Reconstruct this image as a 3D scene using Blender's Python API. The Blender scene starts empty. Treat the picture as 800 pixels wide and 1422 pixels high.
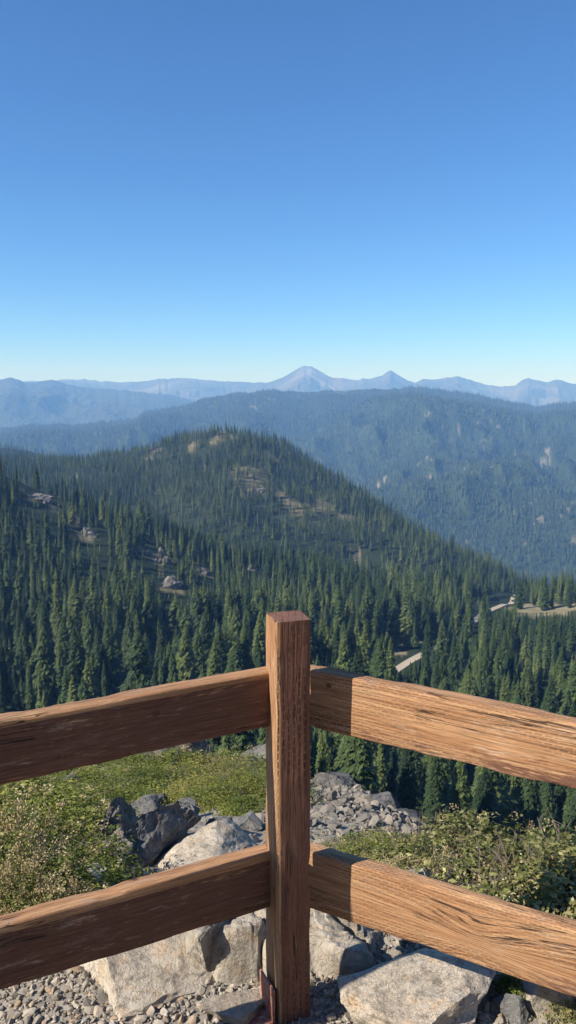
import bpy, math, random
import numpy as np
from mathutils import Vector, Matrix
PI = math.pi
rng = np.random.default_rng(7)
random.seed(7)
S = bpy.context.scene
COL = S.collection

# ------------------------------------------------------------------ camera frame
F_PX, CX, CY = 1095.0, 400.0, 711.0
PITCH = math.radians(8.6)
CAMZ = 1.6
SUN_EL, SUN_AZ = math.radians(37), math.radians(-23.5)   # azimuth: 0 = due left of the view, negative = a bit behind
SUN = Vector((-math.cos(SUN_EL)*math.cos(SUN_AZ), math.cos(SUN_EL)*math.sin(SUN_AZ), math.sin(SUN_EL)))

def tan_dep(y):
    return np.tan(PITCH + np.arctan((np.asarray(y, float) - CY)/F_PX))
def project(x, y, z):
    d = CAMZ - z
    cz = y*math.cos(PITCH) + d*math.sin(PITCH)
    cy = d*math.cos(PITCH) - y*math.sin(PITCH)
    cz = np.where(np.abs(cz) < 1e-6, 1e-6, cz)
    return CX + F_PX*x/cz, CY + F_PX*cy/cz, cz

# ------------------------------------------------------------------ noise
def _hash(ix, iy, iz, seed):
    n = (ix.astype(np.int64)*374761393 + iy.astype(np.int64)*668265263 + iz.astype(np.int64)*2147483647 + seed*1274126177) & 0xffffffff
    n = ((n ^ (n >> 13))*1274126177) & 0xffffffff
    n = ((n ^ (n >> 16))*2246822519) & 0xffffffff
    return ((n ^ (n >> 15)) & 0xffffff)/float(0xffffff)*2 - 1
def noise3(x, y, z, seed=0):
    x, y, z = np.broadcast_arrays(np.asarray(x, float), np.asarray(y, float), np.asarray(z, float))
    fx, fy, fz = np.floor(x), np.floor(y), np.floor(z)
    ix, iy, iz = fx.astype(np.int64), fy.astype(np.int64), fz.astype(np.int64)
    u, v, w = x-fx, y-fy, z-fz
    u, v, w = u*u*u*(u*(u*6-15)+10), v*v*v*(v*(v*6-15)+10), w*w*w*(w*(w*6-15)+10)
    r = 0
    for a in (0, 1):
        for b in (0, 1):
            for c in (0, 1):
                r = r + _hash(ix+a, iy+b, iz+c, seed)*(u if a else 1-u)*(v if b else 1-v)*(w if c else 1-w)
    return r
def fbm(x, y, z=0.0, octv=4, seed=0, gain=.5):
    s, a = 0, 1.0
    for k in range(octv):
        f = 2.03**k
        s = s + a*noise3(np.asarray(x)*f+17.3*k, np.asarray(y)*f+9.1*k, np.asarray(z)*f+3.7*k, seed+k)
        a *= gain
    return s
def ridged(x, y, octv=4, seed=0):
    s, a = 0, 1.0
    for k in range(octv):
        f = 2.1**k
        s = s + a*(1-2*np.abs(noise3(np.asarray(x)*f+5*k, np.asarray(y)*f, 0.0, seed+k)))
        a *= .5
    return s
def sstep(a, b, x):
    t = np.clip((np.asarray(x, float)-a)/(b-a), 0, 1)
    return t*t*(3-2*t)

# ------------------------------------------------------------------ mesh / object helpers
def mesh_np(name, V, faces_idx, loop_tot, mat, attrs=None, smooth=False):
    me = bpy.data.meshes.new(name)
    V = np.asarray(V, np.float32)
    li = np.asarray(faces_idx, np.int32).ravel()
    lt = np.asarray(loop_tot, np.int32)
    me.vertices.add(len(V)); me.vertices.foreach_set('co', V.ravel())
    me.loops.add(len(li)); me.loops.foreach_set('vertex_index', li)
    me.polygons.add(len(lt))
    ls = np.zeros(len(lt), np.int32); ls[1:] = np.cumsum(lt)[:-1]
    me.polygons.foreach_set('loop_start', ls)
    try: me.polygons.foreach_set('loop_total', lt)
    except Exception: pass
    me.polygons.foreach_set('use_smooth', np.full(len(lt), bool(smooth)))
    for k, (dom, arr) in (attrs or {}).items():
        at = me.attributes.new(k, 'FLOAT', dom)
        at.data.foreach_set('value', np.asarray(arr, np.float32).ravel())
    me.update(calc_edges=True)
    if mat: me.materials.append(mat)
    return me
def tri_mesh(name, V, Fc, mat, attrs=None, smooth=False):
    Fc = np.asarray(Fc, np.int32)
    return mesh_np(name, V, Fc, np.full(len(Fc), Fc.shape[1], np.int32), mat, attrs, smooth)
def link(name, me, parent=None):
    o = bpy.data.objects.new(name, me); COL.objects.link(o)
    if parent is not None: o.parent = parent
    return o
def tag(o, label=None, cat=None, group=None, kind=None):
    if label: o['label'] = label
    if cat: o['category'] = cat
    if group: o['group'] = group
    if kind: o['kind'] = kind
    return o
def empty(name, loc=(0, 0, 0), rz=0.0):
    o = bpy.data.objects.new(name, None); COL.objects.link(o)
    o.empty_display_size = .2; o.location = loc; o.rotation_euler = (0, 0, rz)
    return o
def grid_faces(nu, nv, wrap=False):
    i = np.arange(nu if wrap else nu-1)[:, None]; j = np.arange(nv-1)[None, :]
    i2 = (i+1) % nu
    a = i*nv+j; b = i2*nv+j
    return np.stack([a, b, b+1, a+1], -1).reshape(-1, 4)

# ------------------------------------------------------------------ material helpers
class N:
    def __init__(s, name):
        s.m = bpy.data.materials.new(name); s.m.use_nodes = True
        s.t = s.m.node_tree; s.t.nodes.clear()
        s.out = s.t.nodes.new('ShaderNodeOutputMaterial')
    def n(s, typ, **kw):
        nd = s.t.nodes.new(typ)
        for k, v in kw.items():
            if k.startswith('i_'):
                nd.inputs[k[2:]].default_value = v
            else: setattr(nd, k, v)
        return nd
    def l(s, a, b): s.t.links.new(a, b)
    def _set(s, sock, v):
        if isinstance(v, bpy.types.NodeSocket): s.l(v, sock)
        elif isinstance(v, (tuple, list)) and len(v) == 3 and sock.type == 'RGBA': sock.default_value = (*v, 1)
        else: sock.default_value = v
    def math(s, op, a, b=0.0, c=0.0, clamp=False):
        nd = s.n('ShaderNodeMath', operation=op); nd.use_clamp = clamp
        for k, v in enumerate((a, b, c)): s._set(nd.inputs[k], v)
        return nd.outputs[0]
    def mix(s, f, a, b, mode='MIX'):
        nd = s.n('ShaderNodeMixRGB', blend_type=mode)
        s._set(nd.inputs[0], f); s._set(nd.inputs[1], a); s._set(nd.inputs[2], b)
        return nd.outputs[0]
    def ramp(s, f, stops):
        nd = s.n('ShaderNodeValToRGB'); e = nd.color_ramp.elements
        while len(e) < len(stops): e.new(.5)
        for k, (p, c) in enumerate(stops):
            e[k].position = p; e[k].color = (c, c, c, 1) if isinstance(c, (int, float)) else (*c, 1)
        s._set(nd.inputs[0], f); return nd.outputs[0]
    def noise(s, vec, scale, detail=5, rough=.55, dist=0.0):
        nd = s.n('ShaderNodeTexNoise'); s.l(vec, nd.inputs['Vector'])
        nd.inputs['Scale'].default_value = scale; nd.inputs['Detail'].default_value = detail
        nd.inputs['Roughness'].default_value = rough; nd.inputs['Distortion'].default_value = dist
        return nd.outputs[0]
    def voro(s, vec, scale, feat='F1', out='Distance'):
        nd = s.n('ShaderNodeTexVoronoi', feature=feat); s.l(vec, nd.inputs['Vector'])
        nd.inputs['Scale'].default_value = scale
        return nd.outputs[out]
    def mapv(s, vec, scale=(1, 1, 1), loc=(0, 0, 0), rot=(0, 0, 0)):
        nd = s.n('ShaderNodeMapping'); s.l(vec, nd.inputs[0])
        nd.inputs['Scale'].default_value = scale; nd.inputs['Location'].default_value = loc
        nd.inputs['Rotation'].default_value = rot
        return nd.outputs[0]
    def obj(s): return s.n('ShaderNodeTexCoord').outputs['Object']
    def pos(s): return s.n('ShaderNodeNewGeometry').outputs['Position']
    def attr(s, name): return s.n('ShaderNodeAttribute', attribute_name=name).outputs['Fac']
    def rand(s): return s.n('ShaderNodeObjectInfo').outputs['Random']
    def bump(s, h, strength=.5, dist=.01, normal=None):
        nd = s.n('ShaderNodeBump'); s.l(h, nd.inputs['Height'])
        nd.inputs['Strength'].default_value = strength; nd.inputs['Distance'].default_value = dist
        if normal is not None: s.l(normal, nd.inputs['Normal'])
        return nd.outputs[0]
    def fin(s, col, rough=.8, spec=.3, normal=None):
        b = s.n('ShaderNodeBsdfPrincipled')
        s._set(b.inputs['Base Color'], col); s._set(b.inputs['Roughness'], rough)
        b.inputs['Specular IOR Level'].default_value = spec
        if normal is not None: s.l(normal, b.inputs['Normal'])
        s.l(b.outputs[0], s.out.inputs[0]); return s.m

def foliage_mat(name, c0, c1, c2, rough=.7, spec=.25, transl=.0):
    m = N(name)
    t = m.math('ADD', m.attr('tint'), m.math('MULTIPLY', m.math('SUBTRACT', m.rand(), .5), m.attr('rvar')), clamp=True)
    c = m.ramp(t, [(0, c0), (.5, c1), (1, c2)])
    v = m.attr('vary')                                   # each spray its own value
    c = m.mix(1.0, c, m.ramp(v, [(0, .62), (1, 1.38)]), 'MULTIPLY')
    mm = m.fin(c, rough, spec)
    if transl > 0:
        tr = m.n('ShaderNodeBsdfTranslucent'); m.l(c, tr.inputs[0])
        mx = m.n('ShaderNodeMixShader'); mx.inputs[0].default_value = transl
        b = [x for x in m.t.nodes if x.type == 'BSDF_PRINCIPLED'][0]
        m.l(b.outputs[0], mx.inputs[1]); m.l(tr.outputs[0], mx.inputs[2]); m.l(mx.outputs[0], m.out.inputs[0])
    return mm
M_CROWN = foliage_mat('conifer needles', (.018, .036, .013), (.046, .074, .022), (.106, .134, .038), transl=.08)
M_FAR = foliage_mat('far conifer needles', (.018, .032, .014), (.034, .054, .022), (.060, .080, .032), transl=0)
M_LEAF_G = foliage_mat('green leaves', (.075, .110, .022), (.165, .190, .038), (.260, .260, .062), .65, .2, .3)
M_LEAF_Y = foliage_mat('yellow green leaves', (.17, .17, .035), (.24, .22, .045), (.32, .28, .07), .5, .4, .25)
M_LEAF_O = foliage_mat('olive leaves', (.080, .100, .028), (.20, .20, .062), (.50, .44, .22), .6, .25, .3)
M_BLOOM = foliage_mat('dry cream plumes', (.30, .22, .10), (.42, .33, .17), (.52, .44, .27), .8, .2, .2)
m = N('grey bark'); M_BARK = m.fin(m.mix(m.noise(m.mapv(m.obj(), (1, 1, .25)), 6), (.07, .05, .035), (.16, .125, .095)), .9, .2)
m = N('bleached dead wood'); M_SNAG = m.fin(m.mix(m.noise(m.obj(), 3), (.16, .13, .105), (.30, .255, .21)), .9, .2)
m = N('shrub stems'); M_STEM = m.fin(m.mix(m.noise(m.obj(), 30), (.10, .07, .05), (.22, .18, .145)), .9, .2)

def rock_mat(name, base, dark, light, scale=1.0, crack=.6, bump=.9):
    m = N(name); p = m.obj()
    n1 = m.noise(p, 2.2/scale, 8, .65, .4); n2 = m.noise(p, 9/scale, 6, .7); n3 = m.noise(p, 45/scale, 4, .7)
    c = m.mix(m.ramp(n1, [(.34, 0), (.66, 1)]), base, light)
    c = m.mix(m.ramp(n2, [(.50, 0), (.66, .85)]), c, dark)
    c = m.mix(m.ramp(m.noise(m.mapv(p, loc=(7, 3, 1)), 5/scale, 6, .7), [(.53, 0), (.70, .75)]), c, (base[0]*1.35, base[1]*1.03, base[2]*.70))
    c = m.mix(m.ramp(n3, [(.60, 0), (.78, .5)]), c, dark)
    warp = m.mix(.35, p, m.n('ShaderNodeTexNoise', i_Scale=6.0, i_Detail=6.0).outputs[1], 'ADD')
    ck = m.voro(m.mapv(warp, (1, 1.7, 1.2)), 4.2/scale, 'DISTANCE_TO_EDGE')
    ckm = m.ramp(ck, [(0, 0), (.018, 1)])
    c = m.mix(m.math('MULTIPLY', m.math('SUBTRACT', 1.0, ckm), crack*.35), c, (dark[0]*.6, dark[1]*.6, dark[2]*.6))
    h = m.math('ADD', m.math('MULTIPLY', n2, .55), m.math('MULTIPLY', n3, .25))
    h = m.math('ADD', h, m.math('MULTIPLY', n1, .6))
    h = m.math('ADD', h, m.math('MULTIPLY', ckm, crack*.35))
    return m.fin(c, .85, .3, m.bump(h, bump, .05*scale))
M_ROCK_PALE = rock_mat('pale weathered rock', (.38, .32, .245), (.18, .155, .125), (.57, .50, .405), .35, .4)
M_ROCK_GREY = rock_mat('grey rock', (.29, .25, .20), (.135, .118, .10), (.43, .38, .31), .35, .35)
M_ROCK_DARK = rock_mat('dark lichened rock', (.10, .098, .095), (.045, .045, .046), (.24, .235, .22), .3, .8)
M_ROCK_TAN = rock_mat('tan rock', (.36, .285, .20), (.20, .17, .135), (.44, .385, .32), .3, .5)
M_CRAG = rock_mat('crag rock', (.095, .09, .086), (.04, .039, .038), (.19, .178, .165), 2.2, .9)
M_OUTCROP = rock_mat('outcrop rock', (.135, .128, .115), (.055, .053, .050), (.225, .212, .190), 9, .8)

# ------------------------------------------------------------------ terrain
COLS = {
 -300: [(5,1150),(10,1092),(20,1070),(30,1075),(60,1095),(120,1080),(200,1000),(280,920),(350,840),(450,730),(540,660),(620,620),(720,625),(850,650),(1000,650),(1200,645),(1350,640),(1600,640),(1800,600),(2100,660)],
 0:    [(5,1152),(10,1094),(20,1072),(30,1078),(60,1100),(120,1085),(200,1020),(280,955),(350,880),(450,780),(540,705),(620,668),(720,730),(870,735),(1000,680),(1200,647),(1350,645),(1600,700),(1850,622),(2100,690)],
 100:  [(5,1152),(10,1092),(20,1070),(30,1076),(60,1100),(120,1085),(200,1020),(290,950),(360,880),(450,800),(540,730),(610,705),(700,758),(850,750),(980,688),(1200,648),(1350,642),(1600,705),(1850,645),(2100,720)],
 200:  [(5,1155),(10,1092),(20,1070),(30,1076),(60,1100),(120,1085),(200,1020),(300,940),(370,882),(450,822),(530,757),(600,732),(690,782),(830,765),(950,700),(1010,677),(1150,648),(1280,629),(1600,740),(1850,740),(2100,760)],
 260:  [(5,1158),(10,1094),(20,1072),(30,1078),(60,1100),(120,1085),(200,1025),(300,942),(375,886),(455,835),(530,780),(600,758),(690,800),(800,780),(890,718),(1000,672),(1140,632),(1250,612),(1600,740),(1850,750),(2100,770)],
 320:  [(5,1160),(10,1096),(20,1078),(30,1085),(60,1100),(120,1085),(200,1030),(300,946),(380,890),(460,846),(530,802),(600,784),(690,812),(780,798),(860,735),(1000,668),(1130,619),(1220,602),(1600,740),(1850,760),(2100,780)],
 400:  [(5,1163),(10,1108),(20,1086),(30,1088),(60,1102),(120,1087),(200,1032),(300,952),(380,892),(460,850),(540,816),(620,802),(700,822),(780,806),(860,745),(1000,680),(1130,636),(1230,623),(1600,760),(1850,770),(2100,785)],
 500:  [(5,1168),(10,1122),(20,1104),(30,1108),(60,1118),(120,1100),(200,1034),(300,958),(380,902),(460,857),(540,828),(620,812),(710,826),(790,806),(860,748),(980,702),(1100,686),(1400,780),(1850,790),(2100,790)],
 600:  [(5,1182),(10,1162),(20,1166),(60,1170),(120,1140),(200,1060),(300,962),(380,907),(460,866),(540,838),(620,824),(710,832),(790,812),(860,766),(950,744),(1200,800),(1850,800),(2100,795)],
 700:  [(5,1198),(10,1190),(20,1190),(60,1188),(120,1162),(200,1072),(300,967),(380,908),(450,866),(520,842),(600,832),(700,828),(850,800),(950,800),(1200,830),(1850,805),(2100,795)],
 800:  [(5,1205),(10,1200),(20,1200),(60,1194),(120,1168),(200,1076),(300,968),(380,906),(450,860),(520,832),(600,826),(700,850),(850,868),(1000,860),(1200,845),(1850,805),(2100,795)],
 1100: [(5,1210),(10,1205),(20,1205),(60,1198),(120,1172),(200,1080),(300,965),(380,900),(450,850),(520,815),(600,815),(700,850),(850,868),(1000,860),(1200,845),(1850,805),(2100,795)],
}
LY0, LY1, NLY = math.log(2.0), math.log(20000.0), 420
LYG = np.linspace(LY0, LY1, NLY)
UG = np.linspace(-1.0, 1.0, 401)
def pchip(x, y, xq):
    h = np.diff(x); d = np.diff(y)/h
    m_ = np.zeros_like(y); m_[0], m_[-1] = d[0], d[-1]
    ok = d[:-1]*d[1:] > 0
    w1 = 2*h[1:]+h[:-1]; w2 = h[1:]+2*h[:-1]
    m_[1:-1] = np.where(ok, (w1+w2)/(w1/np.where(ok, d[:-1], 1)+w2/np.where(ok, d[1:], 1)), 0)
    k = np.clip(np.searchsorted(x, xq)-1, 0, len(x)-2)
    t = np.clip((xq-x[k])/h[k], 0, 1)
    return ((1+2*t)*(1-t)**2*y[k] + t*(1-t)**2*h[k]*m_[k] + t*t*(3-2*t)*y[k+1] + t*t*(t-1)*h[k]*m_[k+1])
cu, ct = [], []
for cx_, pts in sorted(COLS.items()):
    Ys = np.array([2.0, 2.3]+[p[0] for p in pts]+[3200, 6000, 20000], float)
    D = np.array([CAMZ, CAMZ+.02]+[p[0]*tan_dep(p[1])for p in pts]+[520, 600, 700], float)
    cu.append((cx_-CX)/F_PX); ct.append(pchip(np.log(Ys), D/Ys, LYG))
ct = np.array(ct); cu = np.array(cu)
TAB = np.empty((len(UG), NLY))
uq = np.clip(UG, cu[0], cu[-1])
for j in range(NLY): TAB[:, j] = pchip(cu, ct[:, j], uq)
for _ in range(3):
    T2 = TAB.copy(); T2[1:-1] = (TAB[:-2]+2*TAB[1:-1]+TAB[2:])/4; TAB = T2
def H(x, y):
    x = np.asarray(x, float); y = np.asarray(y, float)
    r = np.hypot(x, y)
    Ye = np.maximum(np.maximum(y, r*.7), .05)
    u = np.clip(x/Ye, -1, 1)
    ly = np.clip(np.log(np.maximum(Ye, 2.0)), LY0, LY1-1e-9)
    a = (ly-LY0)/(LY1-LY0)*(NLY-1); b = (u+1)/2*(len(UG)-1)
    j = np.minimum(a.astype(int), NLY-2); i = np.minimum(b.astype(int), len(UG)-2)
    fa, fb = a-j, b-i
    td = TAB[i, j]*(1-fa)*(1-fb)+TAB[i+1, j]*(1-fa)*fb+TAB[i, j+1]*fa*(1-fb)+TAB[i+1, j+1]*fa*fb
    z = CAMZ - td*Ye
    z = np.where(Ye < 2.0, 0.0, z)
    back = sstep(.1, -.5, y/np.maximum(r, .01))
    z = z*(1-back) + back*(np.maximum(r-4, 0)*.45)
    amp = np.clip(r*.0075, .0, 5)*sstep(2.2, 6, r)
    z = z + amp*fbm(x/np.maximum(8, np.clip(r*.10, 0, 60)), y/np.maximum(8, np.clip(r*.10, 0, 60)), 0, 3, 3)*sstep(30, 60, r)
    z = z + .16*sstep(2.4, 5, r)*sstep(80, 25, r)*fbm(x/1.7, y/1.7, 0, 4, 11)
    z = z + .012*fbm(x/.25, y/.25, 0, 3, 21)*sstep(60, 10, r)
    return z
def ground_at_px(px, py):
    """where the sight line through a photo pixel meets the ground"""
    dy = math.cos(PITCH)*F_PX - (py-CY)*math.sin(PITCH); dz = -(math.sin(PITCH)*F_PX + (py-CY)*math.cos(PITCH)); dx = px-CX
    Y = np.exp(np.linspace(math.log(1.0), math.log(3000), 6000))
    X = dx/dy*Y; Z = CAMZ+dz/dy*Y
    hit = Z <= H(X, Y)
    if not hit.any(): return ground_at_px(px, py+2)
    k = np.argmax(hit)
    return Vector((X[k], Y[k], float(H(X[k], Y[k]))))

# patches of bare ground (world spots), used for colour and to keep trees off
def spot(px, py, w): v = ground_at_px(px, py); return (v.x, v.y, w)
BARE = [spot(355, 676, 38), spot(340, 668, 25), spot(440, 703, 24), spot(385, 690, 22), spot(410, 698, 16), spot(310, 604, 26), spot(275, 612, 22), spot(345, 606, 20), spot(215, 630, 20), spot(100, 664, 14),
        spot(372, 632, 20), spot(480, 718, 12),
        spot(45, 690, 14), spot(80, 703, 14), spot(110, 727, 12), spot(122, 745, 9), spot(228, 783, 11), spot(240, 815, 10), spot(285, 795, 8), spot(212, 772, 8)]
GREENB = [spot(245, 918, 14), spot(290, 925, 12), spot(210, 925, 9), spot(575, 893, 9), spot(545, 905, 8), spot(500, 925, 6), spot(493, 778, 10), spot(735, 844, 26), spot(775, 844, 34), spot(815, 844, 34)]
def patch_val(x, y, spots):
    v = np.zeros_like(x)
    for sx, sy, w in spots:
        d = np.hypot((x-sx), (y-sy)*.55)/(w*.62)
        d = d + .75*fbm(x/(w*.6), y/(w*.6), 0, 3, 5)
        v = np.maximum(v, sstep(1.05, .72, d))
    return v

az = np.concatenate([np.radians(np.arange(-36, 36.01, .14)), np.radians(np.arange(38, 322, 3.0))])
rr = np.exp(np.linspace(math.log(.25), math.log(13900), 620))
A, R = np.meshgrid(az, rr, indexing='ij')
gx, gy = np.sin(A)*R, np.cos(A)*R
gz = H(gx, gy)
dist = R.ravel()
fx, fy = gx.ravel(), gy.ravel()
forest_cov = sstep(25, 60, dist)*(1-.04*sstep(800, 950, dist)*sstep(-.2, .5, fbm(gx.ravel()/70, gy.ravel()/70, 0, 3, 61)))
bare = patch_val(fx, fy, BARE); green = patch_val(fx, fy, GREENB)
V = np.stack([fx, fy, gz.ravel()], -1)
V = np.vstack([V, [[0, 0, 0.0]]])
nr = len(rr); fq = grid_faces(len(az), nr, wrap=True)
ctr = len(V)-1; na = len(az)
ft = np.stack([np.arange(na)*nr, np.full(na, ctr), ((np.arange(na)+1) % na)*nr], -1)
li = np.concatenate([fq[:, ::-1].ravel(), ft.ravel()]); lt = np.concatenate([np.full(len(fq), 4), np.full(na, 3)])
m = N('mountain ground'); p = m.pos()
fc, ba, gr = m.attr('forest'), m.attr('bare'), m.attr('green')
n1 = m.noise(p, 3.5, 8, .65); n2 = m.noise(p, 26, 6, .7); n3 = m.noise(p, .7, 6, .6)
near = m.mix(m.ramp(n1, [(.35, 0), (.65, 1)]), (.25, .22, .18), (.36, .32, .265))
near = m.mix(m.ramp(n2, [(.45, 0), (.7, .8)]), near, (.12, .105, .09))
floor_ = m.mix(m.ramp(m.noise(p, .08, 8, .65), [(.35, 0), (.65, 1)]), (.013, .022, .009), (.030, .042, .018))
dry = m.mix(m.ramp(m.noise(p, .12, 8, .7), [(.35, 0), (.65, 1)]), (.075, .074, .034), (.215, .180, .105))
grn = m.mix(m.ramp(m.noise(p, .15, 8, .7), [(.35, 0), (.65, 1)]), (.15, .14, .07), (.31, .255, .165))
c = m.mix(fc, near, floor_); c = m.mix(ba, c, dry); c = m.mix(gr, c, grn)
hb = m.math('ADD', m.math('MULTIPLY', n1, .5), m.math('MULTIPLY', n2, .25))
M_GROUND = m.fin(c, .95, .15, m.bump(hb, .8, .06))
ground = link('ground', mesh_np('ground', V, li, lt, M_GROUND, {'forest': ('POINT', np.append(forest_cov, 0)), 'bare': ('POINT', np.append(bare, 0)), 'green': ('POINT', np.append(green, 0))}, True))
tag(ground, kind='structure')

# ------------------------------------------------------------------ gravel road through the valley
m = N('gravel road'); p = m.pos()
M_ROAD = m.fin(m.mix(m.noise(p, .5, 6), (.36, .30, .22), (.50, .43, .33)), .95, .15)
def road(pts, w):
    P = [ground_at_px(*q) for q in pts]
    L = [np.array(P[0])]
    for a, b in zip(P, P[1:]):
        n = max(2, int((b-a).length/2))
        for k in range(1, n+1): L.append(np.array(a.lerp(b, k/n)))
    L = np.array(L)
    for _ in range(12): L[1:-1] = (L[:-2]+2*L[1:-1]+L[2:])/4
    t = np.gradient(L[:, :2], axis=0); t /= np.linalg.norm(t, axis=1)[:, None]
    nrm = np.stack([-t[:, 1], t[:, 0]], -1)
    offs = np.linspace(-w/2, w/2, 7)
    X = L[:, None, 0]+nrm[:, None, 0]*offs; Y = L[:, None, 1]+nrm[:, None, 1]*offs
    zc = H(L[:, 0], L[:, 1])
    Z = np.maximum(H(X, Y)+.12, zc[:, None]+.15)
    return L, np.stack([X, Y, Z], -1).reshape(-1, 3), grid_faces(len(L), 7)
ROAD_PX = [(528, 948), (545, 934), (565, 921), (585, 910), (604, 901), (632, 884), (655, 866), (676, 850), (692, 843), (712, 836), (745, 832), (800, 828), (860, 826)]
RL, rv, rf = road(ROAD_PX, 4.6)
tag(link('road', tri_mesh('road', rv, rf, M_ROAD, smooth=True)), kind='structure')

# ------------------------------------------------------------------ far ridges
def openings(x, y):
    return sstep(.84, .92, fbm(x/30, y/40, 0, 3, 191)-.9*sstep(-.1, .5, fbm(x/420, y/420, 0, 2, 7)))
def ridge(name, sil, r0, r1, z0, amp, nscale, mat, seed, az_lim=36, na=620, nv=90, back=1.25, power=1.0, crest=0.0, top=.93, jag=1.0):
    sx = np.array([s[0] for s in sil], float); sy = np.array([s[1] for s in sil], float)
    u = np.tan(np.radians(np.linspace(-az_lim, az_lim, na)))
    px = CX+F_PX*u
    ys = np.interp(px, sx, sy)
    ys = ys + jag*fbm(px/8., px*0+seed, 0, 5, seed, .6) + crest*fbm(px/48., px*0+seed*1.7, 0, 3, seed+2)
    rt = r1*(1+.05*fbm(px/160., px*0+seed*3.1, 0, 2, seed+5))
    zt = CAMZ-rt*tan_dep(ys)
    v = np.concatenate([np.linspace(0, 1, nv), np.linspace(1.02, back, 10)])
    Y = r0+(rt[:, None]-r0)*v[None, :]
    X = u[:, None]*Y
    s = np.where(v <= 1, np.clip(v, 0, 1)**power, 1-(v-1)/(back-1)*1.0)
    env = np.where(v <= 1, np.sin(PI*np.clip(v, 0, 1))**.7*(1-top*sstep(.5, .97, v)), 0)
    Z = z0+(zt[:, None]-z0)*s[None, :] + amp*env[None, :]*(ridged(X/nscale, Y/nscale, 5, seed)-.15)
    cap = CAMZ-Y*tan_dep(ys[:, None]+1.0+34*np.clip(1-v, 0, 1)[None, :])      # spurs stay below the crest line
    Z = np.where(v[None, :] < 1, np.minimum(Z, cap), Z)
    me = tri_mesh(name, np.stack([X, Y, Z], -1).reshape(-1, 3), grid_faces(na, len(v))[:, ::-1], mat, {'bare': ('POINT', openings(X, Y))}, smooth=True)
    o = tag(link(name, me), kind='structure')
    def hz(xq, yq):
        uu = np.asarray(xq)/np.asarray(yq)
        fi = np.clip(np.interp(uu, u, np.arange(na)), 0, na-1.001); i = fi.astype(int); fi = fi-i
        rq = np.interp(uu, u, rt); vq = (np.asarray(yq)-r0)/(rq-r0)
        fj = np.clip(vq, 0, 1)*(nv-1); j = np.minimum(fj.astype(int), nv-2); fj = fj-j
        return Z[i, j]*(1-fi)*(1-fj)+Z[i+1, j]*fi*(1-fj)+Z[i, j+1]*(1-fi)*fj+Z[i+1, j+1]*fi*fj, vq
    return o, hz
def far_mat(name, lo, hi, rock, scale, amount, clear=None):
    m = N(name); p = m.pos()
    a = m.noise(p, 1/scale, 9, .62); b = m.noise(p, 6/scale, 7, .7)
    c = m.mix(m.ramp(b, [(.3, 0), (.7, 1)]), lo, hi)
    c = m.mix(m.ramp(a, [(amount, 0), (amount+.09, 1)]), c, rock)
    if clear: c = m.mix(m.attr('bare'), c, clear)
    return m.fin(c, .95, .1, m.bump(b, 1.0, scale*.06))
M_HILL = far_mat('forested far hillside', (.022, .040, .018), (.055, .078, .032), (.15, .13, .09), 420., .70, (.20, .185, .13))
M_MTN = far_mat('bluish distant range', (.030, .045, .027), (.075, .08, .055), (.19, .17, .14), 2200., .6)
M_PEAK = far_mat('bare far peaks', (.045, .055, .04), (.10, .10, .085), (.18, .172, .165), 1500., .5)
SIL1 = [(-600, 640), (-300, 618), (-100, 605), (0, 596), (100, 590), (190, 583), (200, 575), (260, 563), (290, 551), (330, 547), (370, 545), (400, 545), (440, 542), (460, 540), (480, 542), (530, 540), (570, 538), (600, 540), (630, 543), (660, 549), (700, 558), (740, 565), (770, 562), (800, 558), (900, 552), (1100, 560), (1400, 560)]
o1, hz1 = ridge('hills', SIL1, 2000, 5600, -540, 215, 1150., M_HILL, 31, nv=170, na=800, power=.93, crest=2.2)
SIL2 = [(-600, 520), (-250, 532), (-120, 522), (-50, 531), (0, 528), (10, 527), (22, 524), (30, 527), (42, 531), (60, 530), (75, 527), (95, 533), (130, 539), (190, 543), (240, 549), (320, 572), (400, 600), (600, 640), (1400, 640)]
ridge('mountains', SIL2, 6800, 9200, -500, 200, 1100., M_MTN, 47, power=.9)
SIL3 = [(-600, 530), (-200, 524), (0, 531), (80, 528), (120, 527), (140, 529), (165, 530), (190, 531), (210, 528), (222, 525), (235, 527), (248, 524), (265, 525), (290, 528), (320, 530), (345, 531), (375, 531), (390, 526), (405, 518), (415, 511), (421, 508.5), (426, 509.5), (431, 508.5), (440, 513), (450, 518.5), (462, 525), (475, 524), (490, 528), (497, 528), (503, 524), (510, 527), (520, 524), (530, 520), (541, 514), (552, 520.5), (565, 529), (573, 532), (585, 527), (600, 527), (615, 524), (632, 523), (650, 528), (670, 534), (690, 537), (710, 535), (722, 527), (730, 525), (742, 529), (755, 530), (768, 527), (785, 532), (800, 533), (860, 526), (1000, 534), (1400, 528)]
ridge('mountains', SIL3, 9900, 12800, -350, 260, 800., M_PEAK, 59, na=1200, power=1.1, top=.8, jag=.8)

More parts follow.
